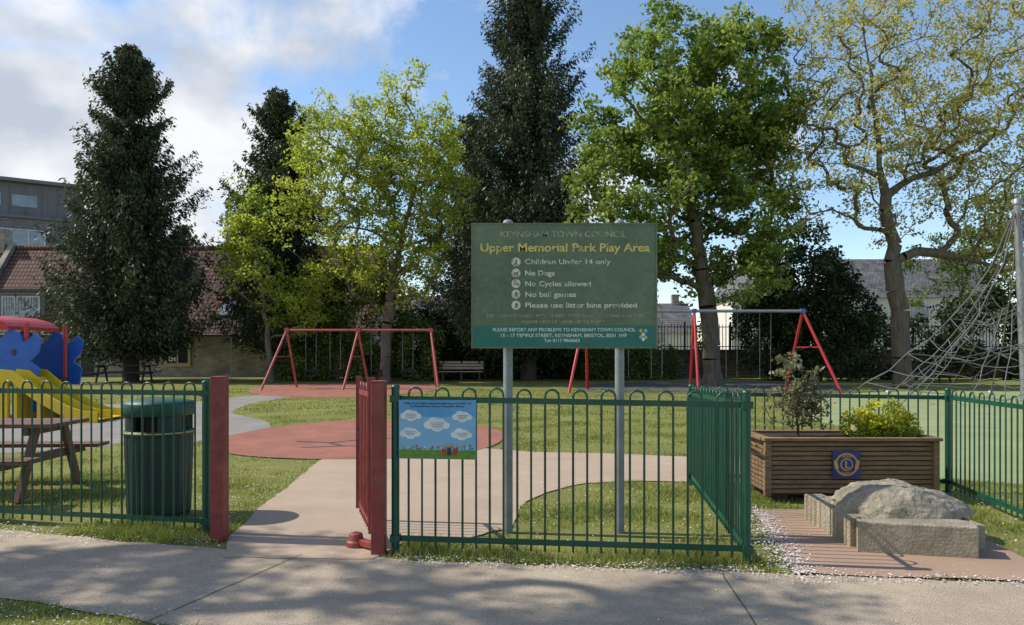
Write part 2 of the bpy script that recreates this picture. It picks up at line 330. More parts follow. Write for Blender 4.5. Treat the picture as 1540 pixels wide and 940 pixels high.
# fallen petals
def petals(n,fn,size=.009):
    c=np.array([fn() for _ in range(n)]); z=np.where(onlawn(c[:,0],c[:,1]),rng.uniform(.015,.035,n),.0215)
    an=rng.uniform(0,6.28,n); s=size*rng.uniform(.4,1.3,n)
    a=np.c_[np.cos(an)*s,np.sin(an)*s,rng.normal(0,.15,n)*s]; b=np.c_[-np.sin(an)*s*.7,np.cos(an)*s*.7,rng.normal(0,.15,n)*s]
    P=np.c_[c,z]; return np.stack([P-a,P+b,P+a,P-b],1).reshape(-1,3)
U=random.uniform; G=random.gauss
def along(a,b,s): 
    def f():
        t=random.random(); return (a[0]+(b[0]-a[0])*t+G(0,s*.5),a[1]+(b[1]-a[1])*t+G(0,s))
    return f
pv=[petals(700,along((-6,6.4),(-2.3,5.75),.14)),petals(700,lambda:(U(-3.9,-2.4),U(5.9,9))),petals(900,along((-.85,5.25),(1.7,4.97),.07)),
    petals(2200,along((1.9,4.85),(2.3,6.9),.17)),petals(650,along((1.8,4.9),(5,4.55),.07)),petals(300,lambda:(U(-4,5),U(3.2,5.4)),.007),petals(250,lambda:(U(-3.2,-1.8),U(3.7,4.3))),
    petals(400,lambda:(U(0,2.2),U(5.6,8.3))),petals(500,lambda:(U(3.7,5.5),U(5,7.5))),petals(350,lambda:(U(-8,6),U(8,16)),.011)]
V=np.concatenate(pv); fastmesh('fallen_petals',V,np.arange(len(V)).reshape(-1,4),M['petal'])

# ------------------------------------------------------------ bow top fences
def fence(name,p0,p1,h0,h1,posts=(True,True),mat=None,gate=False,z0=0):
    mat=mat or M['fgreen']; mb=MB()
    p0=Vector((*p0,0));p1=Vector((*p1,0)); L=(p1-p0).length; d=(p1-p0)/L
    H=lambda s:h0+(h1-h0)*s/L
    n=max(2,int(round((L-.1)/.205))); pitch=(L-.1)/n
    for i in range(n):
        s1=.05+pitch*i+pitch*.25; s2=s1+pitch*.5; r=(s2-s1)/2; sc=(s1+s2)/2
        ht=H(sc)+random.uniform(-.004,.004); pts=[p0+d*s1+Vector((0,0,.05+z0)),p0+d*s1+Vector((0,0,ht-r))]
        for k in range(1,6):
            a=math.pi*k/6; pts.append(p0+d*(sc-r*math.cos(a))+Vector((0,0,ht-r+r*math.sin(a))))
        pts+=[p0+d*s2+Vector((0,0,ht-r)),p0+d*s2+Vector((0,0,.05+z0))]
        mb.tube(pts,.0085,mat,6)
    for hh0,hh1 in ((h0-.085,h1-.085),(.115+z0,.115+z0)):
        mb.beam(p0+Vector((0,0,hh0)),p1+Vector((0,0,hh1)),.011,.042,mat)
    for f,p,h in ((posts[0],p0,h0),(posts[1],p1,h1)):
        if f:
            mb.tube([p+Vector((0,0,-.02)),p+Vector((0,0,h+.0))],.03,mat,12)
            mb.tube([p+Vector((0,0,h)),p+Vector((0,0,h+.012)),p+Vector((0,0,h+.022))],[.035,.033,.012],mat,12)
            for zz in (h-.085,.115+z0): mb.box(p+Vector((0,0,zz)),(.075,.075,.05),mat)
    return mb.make(name)
fence('metal_fence',(-2.52,6.02),(-4.55,6.42),1.25,1.25)
fence('metal_fence.001',(-4.55,6.42),(-7.2,7.1),1.25,1.24,(False,True))
fence('metal_fence.002',(-.87,5.46),(1.655,5.16),1.24,1.215)
fence('metal_fence.003',(1.655,5.16),(2.02,8.25),1.215,1.12,(False,True))
fence('metal_fence.004',(2.02,8.25),(4.68,7.85),1.12,1.1,(False,True))
fence('metal_fence.005',(4.68,7.85),(4.25,5.3),1.1,1.12,(False,True))
m=MB(); m.box((-2.33,5.83,.645),(.1,.13,1.31),M['fred']); m.box((-2.42,5.93,.64),(.05,.05,1.28),M['fgreen']); m.box((-2.33,5.83,1.305),(.106,.136,.012),M['fred'])
m.make('gate_post',bevel=.006)
m=MB(); m.box((-.99,5.44,.635),(.1,.12,1.29),M['fred']); m.box((-.99,5.44,1.285),(.106,.126,.012),M['fred'])
m.lathe((-1.2,5.62,0),[(.075,0),(.075,.05),(.06,.06),(.05,.11),(.02,.12)],M['fred'],16)
m.box((-1.1,5.55,.05),(.2,.06,.05),M['fred'],rz=-.7)
m.make('gate_post.001',bevel=.006)
g=empty('metal_gate')
o=fence('gate_panel',(-1.07,5.58),(-1.36,6.5),1.26,1.24,(False,False),M['fred'],z0=.05); o.parent=g
m=MB()
for p,h in (((-1.07,5.58),1.27),((-1.36,6.5),1.25)): m.box((p[0],p[1],.08+h/2),(.045,.045,h-.08),M['fred'])
m.make('gate_frame',g)

# ------------------------------------------------------------ text helper
def text(parent,name,s,x0,x1,zb,cap,y,mat,bold=0.0,rz=0):
    c=bpy.data.curves.new(name,'FONT'); c.body=s; c.size=1; c.offset=bold; c.extrude=.0005; c.resolution_u=4
    c.materials.append(mat); o=bpy.data.objects.new(name,c); COL.objects.link(o)
    bpy.context.view_layer.update()
    w=o.dimensions.x; sx=(x1-x0)/w; sy=cap/.7
    o.scale=(sx,sy,1); o.rotation_euler=(math.pi/2,0,rz); o.location=(x0,y,zb); o.parent=parent; return o
# ------------------------------------------------------------ park sign
k=.0055
X=lambda p:(p-770)*k
Z=lambda p:1.5+(530-p)*k
sg=empty('park_sign')
m=MB()
m.box((.429,6.02,2.048),(1.518,.02,1.02),M['board'])
m.box((.429,6.0085,1.632),(1.512,.003,.176),M['band'])
for x,z,w,h in ((.429,2.556,1.53,.014),(.429,1.54,1.53,.014)): m.box((x,6.02,z),(w,.032,h),M['board'])
for x in (-.328,1.186): m.box((x,6.02,2.048),(.014,.032,1.0),M['board'])
m.make('board',sg)
m=MB()
for x,y in ((-.033,6.085),(.895,6.085)):
    m.tube([(x,y,-.02),(x,y,2.57)],.039,M['postgrey'],16); m.lathe((x,y,2.565),[(.043,0),(.043,.02),(.03,.035),(.005,.04)],M['postgrey'],16)
    for z in (1.75,2.35): m.box((x,6.05,z),(.12,.05,.04),M['galv'])
m.make('posts',sg)
yt=6.0075
R=[("KEYNSHAM TOWN COUNCIL",752,940,357.5,8.5,'faint',.012),
("Upper Memorial Park Play Area",722,975,379,12,'gold',.02),
("Children Under 14 only",789,917,398,7.5,'cream',.012),
("No Dogs",789,833,415,7.5,'cream',.025),("No Cycles allowed",789,887,431,7.5,'cream',.015),
("No ball games",789,865,447,7.5,'cream',.02),("Please use litter bins provided",789,956,463,7.5,'cream',.02),
("THE TOWN COUNCIL AIMS TO KEEP THESE FACILITIES CLEAN AND SAFE",731,966,477.5,4.5,'faint',.01),
("PLEASE HELP US LOOK AFTER THEM",785,906,486.5,4.5,'faint',.01)]
for i,(s,a,b,zp,cap,mt,bo) in enumerate(R):
    text(sg,'lettering_%d'%i,s,X(a),X(b),Z(zp),cap*k,yt,M[mt],bo)
for i,(s,a,b,zp,cap) in enumerate([("PLEASE REPORT ANY PROBLEMS TO KEYNSHAM TOWN COUNCIL",741,954,498.5,5),("15 - 17 TEMPLE STREET, KEYNSHAM, BRISTOL, BS31 1HF",752,940,507,5),("Tel: 0117 9868683",818,871,514.5,4.8)]):
    text(sg,'contact_%d'%i,s,X(a),X(b),Z(zp),cap*k,6.005,M['whitetext'],.012)
m=MB()
for i,yp in enumerate((395,411.5,427,443,459.5)):
    cx,cz=X(776),Z(yp); m.disc(cx,6.0065,cz,.037,.037,M['cream'],24)
    if i in (0,3,4):
        m.disc(cx+.004,6.0045,cz+.016,.007,.007,M['board'],10); m.box((cx,6.0055,cz-.002),(.014,.002,.022),M['board'])
        m.box((cx-.008,6.0053,cz-.018),(.006,.002,.02),M['board'],ry=.4); m.box((cx+.008,6.0053,cz-.018),(.006,.002,.02),M['board'],ry=-.4)
        if i>2: m.box((cx+.014,6.0051,cz+.002),(.02,.002,.006),M['board'],ry=.5)
    elif i==1:
        m.box((cx,6.0055,cz),(.032,.002,.012),M['board']); m.box((cx+.018,6.0053,cz+.01),(.01,.002,.012),M['board'])
        for q in (-.012,.012): m.box((cx+q,6.0053,cz-.012),(.005,.002,.016),M['board'])
    else:
        for q in (-.014,.014): m.disc(cx+q,6.0045,cz-.006,.01,.01,M['faint'],12)
        m.box((cx,6.0035,cz),(.055,.002,.005),M['board'],ry=.8)
cx,cz=X(966),Z(503)
for a,b,c_ in ((-.02,.03,'pyel'),(.02,.03,'pblue2'),(0,.0,'whitetext'),(-.02,-.02,'pblue2'),(.02,-.025,'pyel'),(0,-.04,'whitetext')):
    m.disc(cx+a,6.004,cz+b,.014,.016,M[c_],8)
m.make('pictograms',sg)

# ------------------------------------------------------------ blue info poster on the fence
pg=empty('information_poster'); pg.location=(-.55,5.385,0); pg.rotation_euler=(0,0,-.118)
m=MB(); W=.29; zb,zt=.715,1.15
m.box((0,0,(zb+zt)/2),(2*W,.006,zt-zb),M['pblue'])
m.box((0,-.0045,zb+.16),(2*W-.01,.002,.3),M['pblue2']); m.box((0,-.006,zb+.035),(2*W-.01,.002,.06),M['pgreen'])
def cloud(cx,cz,s):
    for a,b,r in ((-.055,-.004,.026),(-.02,.014,.032),(.02,.008,.03),(.055,-.006,.022),(0,-.012,.035)):
        m.disc(cx+a*s,-.0088-abs(a)*.002-b*.004,cz+b*s,r*1.25*s,r*s,M['white'],16)
    for q in range(3): m.box((cx,-.0102,cz+(.01-q*.012)*s),(.09*s-.015*q,.0008,.0025),M['ink'])
for a,b,s in ((-.195,1.035,.95),(.0,.97,1.15),(.19,1.03,.9),(-.2,.905,.95),(.185,.9,.95)): cloud(a,b,s)
for i in range(26):
    a=-.275+.55*(i+.5)/26+U(-.006,.006); h=U(.015,.05); m.box((a,-.0084-.0002*(i%3),zb+.055+h/2),(.004,.001,h),M['pgreen']); m.disc(a,-.0098-.0003*(i%2),zb+.055+h,.007,.007,M[random.choice(['pyel','pred','pgreen','white'])],8,.001)
for a,c_,h in ((.05,'pred',.05),(.09,'ink',.06),(.135,'pred',.055)):
    m.box((a,-.0115,zb+.03+h/2),(.026,.0015,h),M[c_]); m.disc(a,-.0128,zb+.042+h,.015,.015,M['cframe'],12,.001)
m.make('panel',pg)
for i,(s,a,b,z) in enumerate([("Help us to keep everyone safe from COVID-19",-.25,.25,1.12),("in Keynsham Town Council's Parks",-.2,.2,1.098)]):
    text(pg,'poster_title_%d'%i,s,a,b,z,.013,-.005,M['ink'],.02)

# ------------------------------------------------------------ litter bin
m=MB(); c=(-3.24,6.72,0)
m.lathe(c,[(.25,0),(.25,.03),(.262,.05),(.282,.74),(.285,.76)],M['bin'],96,rib=.03,ribn=24)
m.lathe(c,[(.292,.755),(.3,.765),(.3,.79),(.27,.795)],M['binlid'],32)
m.lathe(c,[(.301,.772),(.3035,.774),(.3035,.781),(.301,.783)],M['egold'],32)
m.lathe(c,[(.2,.78),(.2,.93)],M['black'],24)
for a in range(4):
    an=a*math.pi/2+math.pi/4
    for da in (-.3,-.15,0,.15,.3): m.box((c[0]+.265*math.cos(an+da),c[1]+.265*math.sin(an+da),.86),(.03,.05,.16),M['bin'],rz=an+da)
m.lathe(c,[(.295,.93),(.305,.94),(.305,1.03),(.295,1.05),(.2,1.075),(.08,1.085),(.01,1.087)],M['binlid'],32)
m.make('litter_bin')

# ------------------------------------------------------------ picnic tables and bench
def picnic(name,c,L,mat,rz=0,s=1):
    m=MB()
    for i in range(5): m.box((0,(-.3+.15*i)*s,.75*s),(L,.135*s,.04*s),mat)
    for y in (-.68,.68):
        for q in (-.075,.075): m.box((0,(y+q)*s,.44*s),(L,.135*s,.04*s),mat)
    for x in (-L*.36,L*.36):
        m.box((x,0,.4*s),(.05*s,1.5*s,.09*s),mat); m.box((x,0,.69*s),(.05*s,.7*s,.08*s),mat)
        for q in (-1,1): m.beam((x+.05*s,q*.25*s,.72*s),(x+.05*s,q*.55*s,0),.05*s,.09*s,mat)
    o=m.make(name); o.location=c; o.rotation_euler=(0,0,rz); return o
picnic('picnic_table',(-5.65,7.75,0),1.9,M['twood'],.05)
picnic('picnic_table.001',(-19.4,36.5,0),3.0,M['dwood'],.1,1.15)
picnic('picnic_table.002',(21,37,0),2.2,M['dwood'],-.1,1.1)
m=MB()
for i in range(3): m.box((-2.65,38+.13*i,.5),(2.3,.11,.04),M['pwood'])
for i in range(3): m.box((-2.65,38.4+.03*i,.68+.15*i),(2.3,.04,.12),M['pwood'])
for x in (-3.6,-2.65,-1.7):
    m.box((x,38.05,.24),(.08,.08,.48),M['dwood']); m.box((x,38.48,.52),(.08,.08,1.04),M['dwood']); m.box((x,38.25,.44),(.08,.5,.06),M['dwood'])
m.make('park_bench')

# ------------------------------------------------------------ swings
def swing(name,tops,z,spread,yc,legmat,barmat,jmat,seats,r=.05,seatz=.55,cradle=True):
    g=empty(name); m=MB()
    m.tube([(tops[0]-.1,yc,z),(tops[-1]+.1,yc,z)],r,barmat,10)
    for t,(sa,sb) in zip(tops,spread):
        for q,sx in ((-1,sa),(1,sb)): m.tube([(t,yc,z),(t+sx,yc+q*1.25,-.02)],r*.95,legmat,10)
        m.box((t,yc,z+.01),(.16,.16,.16),jmat)
        m.beam((t+sa*.45,yc-.56,z*.55),(t+sb*.45,yc+.56,z*.55),.04,.04,legmat)
    m.make('frame',g)
    m=MB()
    for sx in seats:
        for q in (-.22,.22):
            m.tube([(sx+q,yc,z),(sx+q*.95,yc,seatz+.25)],.012,M['chain'],5)
        if cradle:
            for q in (-.2,.2): m.box((sx+q,yc,seatz+.12),(.05,.3,.26),M['black'])
            m.box((sx,yc,seatz-.02),(.42,.3,.06),M['black']); m.box((sx,yc-.15,seatz+.2),(.42,.05,.06),M['black']); m.box((sx,yc+.15,seatz+.2),(.42,.05,.06),M['black'])
        else:
            m.box((sx,yc,seatz-.02),(.46,.2,.04),M['black'])
            for q in (-.21,.21): m.tube([(sx+q,yc,seatz+.26),(sx+q,yc,seatz)],.012,M['chain'],5)
    m.make('seats',g)
swing('swing_set',[-9.3,-6.35,-3.35],2.42,[(-.65,.05),(-.35,.2),(.45,.1)],30.2,M['swpink'],M['swpink'],M['swpink'],[-8.3,-7.3,-5.6,-4.3])
swing('swing_set.001',[2.85,7.05,11.25],3.1,[(-.75,.2),(-.15,.15),(.95,-.2)],28.3,M['swred'],M['galv'],M['swblue'],[4.3,5.6,8.5,9.8],r=.06,cradle=False)

# ------------------------------------------------------------ play tower with slide
g=empty('play_tower_slide')
m=MB()
for x in (-12.6,-10.75):
    for y in (16.2,17.6): m.tube([(x,y,0),(x,y,2.15)],.05,M['swred'],10)
m.box((-11.7,16.9,.85),(2.0,1.6,.08),M['dwood'])
pts=[(-12.9,.75),(-10.45,.75),(-10.4,1.15),(-10.6,1.3),(-10.42,1.5),(-10.35,1.8),(-10.5,1.92),(-10.62,1.8),(-10.75,1.72),(-10.85,1.95),(-11.05,2.02),(-11.2,1.85),(-11.35,1.72),(-11.55,1.78),(-11.6,2.0),(-11.8,2.06),(-12.0,1.95),(-12.1,1.7),(-12.9,1.7)]
m.vprism(pts,16.08,16.13,M['pboxblue']); m.vprism([(x,z-.02) for x,z in pts],17.66,17.7,M['pboxblue'])
for cx_ in (-10.95,-11.5): m.disc(cx_,16.06,1.5,.05,.07,M['ink'],14)
m.vprism([(-10.62,.2),(-10.35,.2),(-10.35,.75),(-10.62,.75)],16.1,16.14,M['pboxblue'])
m.vprism([(-12.9,.1),(-11.2,.1),(-11.2,.72),(-12.9,.72)],16.15,16.19,M['swred'])
arc=[(-12.0+1.0*math.cos(a),2.0+.35*math.sin(a)) for a in np.linspace(0,math.pi,14)]
for a,b in zip(arc,arc[1:]): m.add([(a[0],16.0,a[1]),(b[0],16.0,b[1]),(b[0],17.8,b[1]),(a[0],17.8,a[1])],[(0,1,2,3)],M['swred'])
m.vprism(arc,15.98,16.0,M['swred'])
m.make('tower',g)
m=MB()
SL=[(-10.9,.98),(-10.6,.95),(-10.2,.62),(-9.85,.42),(-9.5,.22),(-9.15,.1),(-8.8,.07)]
for lane in range(2):
    y0=15.55+lane*.55
    for (xa,za),(xb,zb_) in zip(SL,SL[1:]):
        m.add([(xa,y0,za),(xb,y0,zb_),(xb,y0+.5,zb_),(xa,y0+.5,za)],[(0,1,2,3)],M['yellow'],True)
for y0 in (15.52,16.07,16.62):
    n=len(SL); vs=[(x,y0,z-.1 if z>.12 else 0) for x,z in SL]+[(x,y0,z+.16) for x,z in SL]
    vs+= [(x,y0+.05,z) for x,_,z in vs]
    for i in range(n-1):
        m.add([vs[i],vs[i+1],vs[n+i+1],vs[n+i],vs[2*n+i],vs[2*n+i+1],vs[3*n+i+1],vs[3*n+i]],[(0,1,2,3),(5,4,7,6),(3,2,6,7)],M['yellow'])
for x,z in ((-10.6,.85),(-10.1,.5),(-9.6,.2)): m.box((x,16.05,z/2),(.07,.9,z),M['yellow'])
m.box((-11.15,15.7,.5),(.7,.1,.9),M['yellow'])
m.make('slide',g)

# ------------------------------------------------------------ rope climbing net
g=empty('climbing_net'); m=MB(); mx_,my_,mh=15.2,22.0,5.95
m.tube([(mx_+.25,my_,0),(mx_,my_,mh)],[.13,.1],M['galv'],14); m.lathe((mx_,my_,mh),[(.13,0),(.13,.12),(.05,.2)],M['galv'],14)
m.make('mast',g)
m=MB(); NA=8; NR=24; RG=9
def netp(a,t):   # t 0 top,1 ground
    kk=a/NR*NA; fr=kk-math.floor(kk); sag=1-.3*math.sin(math.pi*fr)*(.3+.7*t)
    r=4.7*(t**1.7)*sag; z=mh*(1-t)**1.05*(1)-.5*math.sin(math.pi*fr)*math.sin(math.pi*t)
    if t<.999: z=max(z,.25)
    an=2*math.pi*a/NR+.35
    jj=.1 if 0<t<1 else 0
    return (mx_+r*math.cos(an)+jj*mnoise.noise(Vector((a*1.7,t*9,0))),my_+r*math.sin(an),z+jj*2*mnoise.noise(Vector((a*1.3,t*7,4))))
TS=[.0,.3,.45,.56,.66,.75,.83,.92]
for a in range(NR):
    main=(a%(NR//NA)==0)
    ts=TS+([1.0] if main else [])
    if not main: ts=TS[2:]
    m.tube([netp(a,t) for t in ts],.022 if main else .013,M['rope'],5)
for t in TS[2:]:
    m.tube([netp(a/2,t) for a in range(2*NR)]+[netp(0,t)],.013,M['rope'],5)
for t in (.56,.75):
    P=[netp(a,t) for a in range(NR)]
    for a in range(0,NR,3): 
        q=P[a]; m.tube([q,((q[0]+mx_)/2,(q[1]+my_)/2,q[2]-.15),(mx_+.1,my_,q[2]+.3)],.012,M['rope'],5)
for a in range(NA):
    q=netp(a*NR/NA,1); m.lathe((q[0],q[1],0),[(.1,0),(.1,.1),(.04,.14)],M['galv'],10)
m.make('ropes',g)

# ------------------------------------------------------------ planter
g=empty('wooden_planter'); m=MB(); x0,x1,y0,y1=2.55,4.22,7.3,7.98
zz=.09; i=0
while zz<.6:
    h=.047; dy=random.uniform(-.002,.002)
    m.box(((x0+x1)/2,y0+.012+dy,zz+h/2),(x1-x0,.024,h-.011),M['wood']); m.box(((x0+x1)/2,y1-.012,zz+h/2),(x1-x0,.024,h-.01),M['wood'])
    m.box((x0+.012+dy,(y0+y1)/2,zz+h/2),(.024,y1-y0-.05,h-.01),M['wood']); m.box((x1-.012,(y0+y1)/2,zz+h/2),(.024,y1-y0-.05,h-.01),M['wood'])
    zz+=h
m.box(((x0+x1)/2,(y0+y1)/2,.33),(x1-x0-.06,y1-y0-.06,.52),M['dwood'])
for x in (x0-.002,x1+.002):
    for y in (y0-.004,y1+.004): m.box((x,y,.345),(.06,.06,.55),M['wood'])
m.box(((x0+x1)/2,y0-.01,.635),(x1-x0+.1,.1,.032),M['wood']); m.box(((x0+x1)/2,y1+.01,.635),(x1-x0+.1,.1,.032),M['wood'])
m.box((x0-.01,(y0+y1)/2,.635),(.1,y1-y0-.085,.031),M['wood']); m.box((x1+.01,(y0+y1)/2,.635),(.1,y1-y0-.085,.031),M['wood'])
for x in (x0+.15,x1-.15): m.box((x,(y0+y1)/2,.04),(.14,y1-y0-.1,.08),M['dwood'])
m.make('box',g,bevel=.003)
m=MB(); m.box(((x0+x1)/2,(y0+y1)/2,.6),(x1-x0-.06,y1-y0-.06,.05),M['soil']); m.make('soil',g)
e=empty('club_emblem_sign'); m=MB(); cx,cz=3.325,.386
m.box((cx,7.272,cz),(.275,.008,.275),M['navy'])
m.disc(cx,7.2665,cz,.115,.115,M['egold'],32); m.disc(cx,7.265,cz,.098,.098,M['navy'],32); m.disc(cx,7.2635,cz,.062,.062,M['egold'],28)
m.disc(cx,7.262,cz,.05,.05,M['navy'],28)
for q in (-1,1): m.box((cx+q*.105,7.2645,cz),(.035,.003,.09),M['egold'],ry=q*.2)
m.make('plate',e)
text(e,'letter',"L",cx-.02,cx+.024,cz-.034,.07,7.2605,M['egold'],.03); text(e,'top_word',"LIONS",cx-.045,cx+.045,cz+.07,.022,7.2635,M['egold'],.02); text(e,'bottom_word',"KEYNSHAM",cx-.055,cx+.055,cz-.092,.018,7.2635,M['egold'],.02)

# ------------------------------------------------------------ memorial stone
g=empty('memorial_stone'); m=MB()
m.prism([(2.74,5.52),(3.34,5.4),(3.42,5.62),(3.45,6.5),(2.72,6.5)],0,.225,M['stone'])
m.prism([(2.575,5.44),(3.36,5.26),(3.44,5.45),(3.36,5.54),(2.62,5.57)],0,.24,M['stone'])
for i in range(8):
    yy=5.64+i*.118; m.box((2.665+.003*i+random.uniform(-.004,.004),yy,.12),(.165,.113,.242+random.uniform(-.005,.005)),M['stone'],rz=random.uniform(-.015,.015))
m.box((3.5,5.98,.1),(.12,.95,.2),M['stone'],rz=.02)
m.make('kerb_slab',g,bevel=.01)
V=[];F=[];nu,nv=120,44
for j_ in range(nv+1):
    ph=j_/nv*math.pi/2
    for i in range(nu):
        th=2*math.pi*i/nu
        r=max(0,math.cos(ph))**.85; zz=math.sin(ph)**.85
        x=.51*r*math.cos(th)*(1+.09*math.cos(2*th+.6)+.05*math.cos(3*th)); y=.39*r*math.sin(th)
        z=.22*min(1,zz*1.12)*(1-.42*max(0,x-.02)/.5)
        nn=mnoise.noise(Vector((x*4,y*4,z*4+3)))*.045+mnoise.noise(Vector((x*10,y*10,z*10)))*.018+mnoise.noise(Vector((x*24,y*24,z*24)))*.014+mnoise.noise(Vector((x*55,y*55,z*55)))*.009
        V.append((3.12+x*(1+nn*1.4),5.93+y*(1+nn*1.4),.215+z*(1+nn*1.3)+ (nn*.35 if j_>2 else 0)))
for j_ in range(nv):
    for i in range(nu): F.append((j_*nu+i,j_*nu+(i+1)%nu,(j_+1)*nu+(i+1)%nu,(j_+1)*nu+i))
fastmesh('boulder',V,F,M['boulder'],g,smooth=True)

# ------------------------------------------------------------ vegetation engine
def tubes(P,Q,rp,rq,n=5):
    P=np.array(P);Q=np.array(Q); d=Q-P; d/= (np.linalg.norm(d,axis=1,keepdims=True)+1e-9)
    ref=np.where(np.abs(d[:,2:3])<.9,np.array([[0,0,1.]]),np.array([[1.,0,0]]))
    a=np.cross(d,ref); a/=np.linalg.norm(a,axis=1,keepdims=True); b=np.cross(d,a)
    N=len(P); V=np.empty((N,2*n,3))
    for k_ in range(n):
        an=2*np.pi*k_/n; o=a*np.cos(an)+b*np.sin(an)
        V[:,k_]=P+o*np.array(rp)[:,None]; V[:,n+k_]=Q+o*np.array(rq)[:,None]
    base=(np.arange(N)*2*n)[:,None]
    F=np.concatenate([base+np.array([[k_,(k_+1)%n,n+(k_+1)%n,n+k_]]) for k_ in range(n)],0)
    return V.reshape(-1,3),F
def leafquads(C,size,aspect=.6,up=.5,axis=None,tint=None):
    n=len(C); nr=rng.normal(0,1,(n,3)); nr[:,2]+=up*1.5; nr/=np.linalg.norm(nr,axis=1,keepdims=True)
    ax=rng.normal(0,1,(n,3)) if axis is None else axis+rng.normal(0,.35,(n,3))
    ax-= nr*np.sum(ax*nr,1,keepdims=True); ax/=np.linalg.norm(ax,axis=1,keepdims=True)+1e-9
    b=np.cross(nr,ax); s=size*rng.uniform(.6,1.3,n)[:,None]
    V=np.stack([C-ax*s/2,C+b*s*aspect/2+ax*s*.1,C+ax*s/2,C-b*s*aspect/2+ax*s*.1],1)
    return V.reshape(-1,3),tint
def sample_ell(E,n,shell=3.0):
    w=np.array([e[3]*e[4]*e[5] for e in E]); w/=w.sum(); idx=rng.choice(len(E),n,p=w); E=np.array(E)[idx]
    d=rng.normal(0,1,(n,3)); d/=np.linalg.norm(d,axis=1,keepdims=True); r=rng.random(n)**(1/shell)
    return E[:,:3]+d*r[:,None]*E[:,3:6]
def grow(name,base,fork,R,E,nat,mat,lm,lper,lsize,spread,limbs=None,rtip=.012,top=None,shell=3.5,aspect=.6,up=.5,stray=.0,tstep=.6,shoots=0,holes=None):
    e=empty(name,(0,0,0))
    base=np.array(base,float); fork=np.array(fork,float)
    P=[base]; par=[-1]; K=max(2,int(np.linalg.norm(fork-base)/tstep))
    for i in range(1,K+1):
        P.append(base+(fork-base)*i/K+rng.normal(0,.03,3)*np.array([1,1,0])*min(1,R*3)); par.append(len(P)-2)
    A=sample_ell(E,nat,shell)
    if holes is not None:
        hv=np.array([mnoise.noise(Vector((p[0]*.42,p[1]*.42+31,p[2]*.42))) for p in A]); A=A[hv>-holes]
    if shoots:
        ix=rng.choice(len(A),shoots); S_=A[ix]+np.c_[rng.normal(0,.3,shoots),rng.normal(0,.3,shoots),rng.uniform(.5,1.4,shoots)]*(1 if R>.05 else .12); A=np.r_[A,S_]
    A=A[np.argsort(np.linalg.norm((A-fork)*np.array([1,1,.8]),axis=1))]
    lim=[] if limbs is None else [np.array(l,float) for l in limbs]
    tips=[]
    scale=np.linalg.norm(np.array(E[0][3:6]))/7.
    step=.55*max(scale,.05)
    for ti,T in enumerate(lim+list(A)):
        Pa=np.array(P); d=np.linalg.norm(Pa-T,axis=1)
        hz=np.linalg.norm(Pa[:,:2]-T[:2],axis=1)
        cost=d+1.2*np.maximum(0,Pa[:,2]-T[2]+.25*hz)
        il=ti<len(lim)
        if il: cost[:max(1,K-2)]+=100
        else: cost[:max(1,K//2)]+=3*scale
        i=int(np.argmin(cost)); p=Pa[i]; L=d[i]
        if L<.05*scale: continue
        pd=P[i]-P[par[i]] if par[i]>=0 else np.array([0,0,1.]); pd=pd/(np.linalg.norm(pd)+1e-9)
        ctrl=p+pd*L*(.2 if il else .35)+(T-p)*(.3 if il else 0)+np.array([0,0,(.02 if il else .12)*L]); n=max(2,int(L/step)); last=i
        for q in range(1,n+1):
            t=q/n; x=(1-t)**2*p+2*t*(1-t)*ctrl+t*t*T
            if q<n: x=x+rng.normal(0,(.012 if il else .05*L/n*2)*(1 if not il else max(scale,.05)*6),3)
            P.append(x); par.append(last); last=len(P)-1
        if not il: tips.append(last)
    P=np.array(P); par=np.array(par); cnt=np.zeros(len(P)); child=np.zeros(len(P),int)
    for i in range(len(P)-1,0,-1):
        if child[i]==0: cnt[i]=max(cnt[i],1)
        cnt[par[i]]+=cnt[i]; child[par[i]]+=1
    pw=math.log(R/rtip)/math.log(max(cnt[0],2)); r=rtip*np.maximum(cnt,1)**pw
    r[0]*=1.35
    ii=np.arange(1,len(P)); rp=np.minimum(r[par[ii]],r[ii]*1.35)
    V,F=tubes(P[par[ii]],P[ii],rp,r[ii],6)
    fastmesh('trunk_and_branches',V,F,mat,e,smooth=True)
    tips=np.array(tips); C0=P[tips]; C1=P[par[tips]]
    keep=rng.random(len(C0))>stray
    C0=C0[keep];C1=C1[keep]
    ct=rng.uniform(.15,.85,len(C0)); cs=rng.uniform(.55,1.3,len(C0))
    num=np.maximum(1,(lper*cs*rng.uniform(.6,1.4,len(C0))).astype(int)); idx=np.repeat(np.arange(len(C0)),num)
    t=rng.random(len(idx))[:,None]; off=rng.normal(0,1,(len(idx),3)); off/=np.linalg.norm(off,axis=1,keepdims=True)
    off*= (rng.random((len(idx),1))**.7)*1.15*spread*cs[idx][:,None]*np.array([1,1,.6])
    C=C0[idx]*(1-t*.6)+C1[idx]*t*.6+off
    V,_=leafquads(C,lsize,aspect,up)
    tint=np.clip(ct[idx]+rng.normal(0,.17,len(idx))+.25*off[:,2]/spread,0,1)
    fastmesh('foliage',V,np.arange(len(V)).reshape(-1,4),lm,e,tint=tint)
    return e
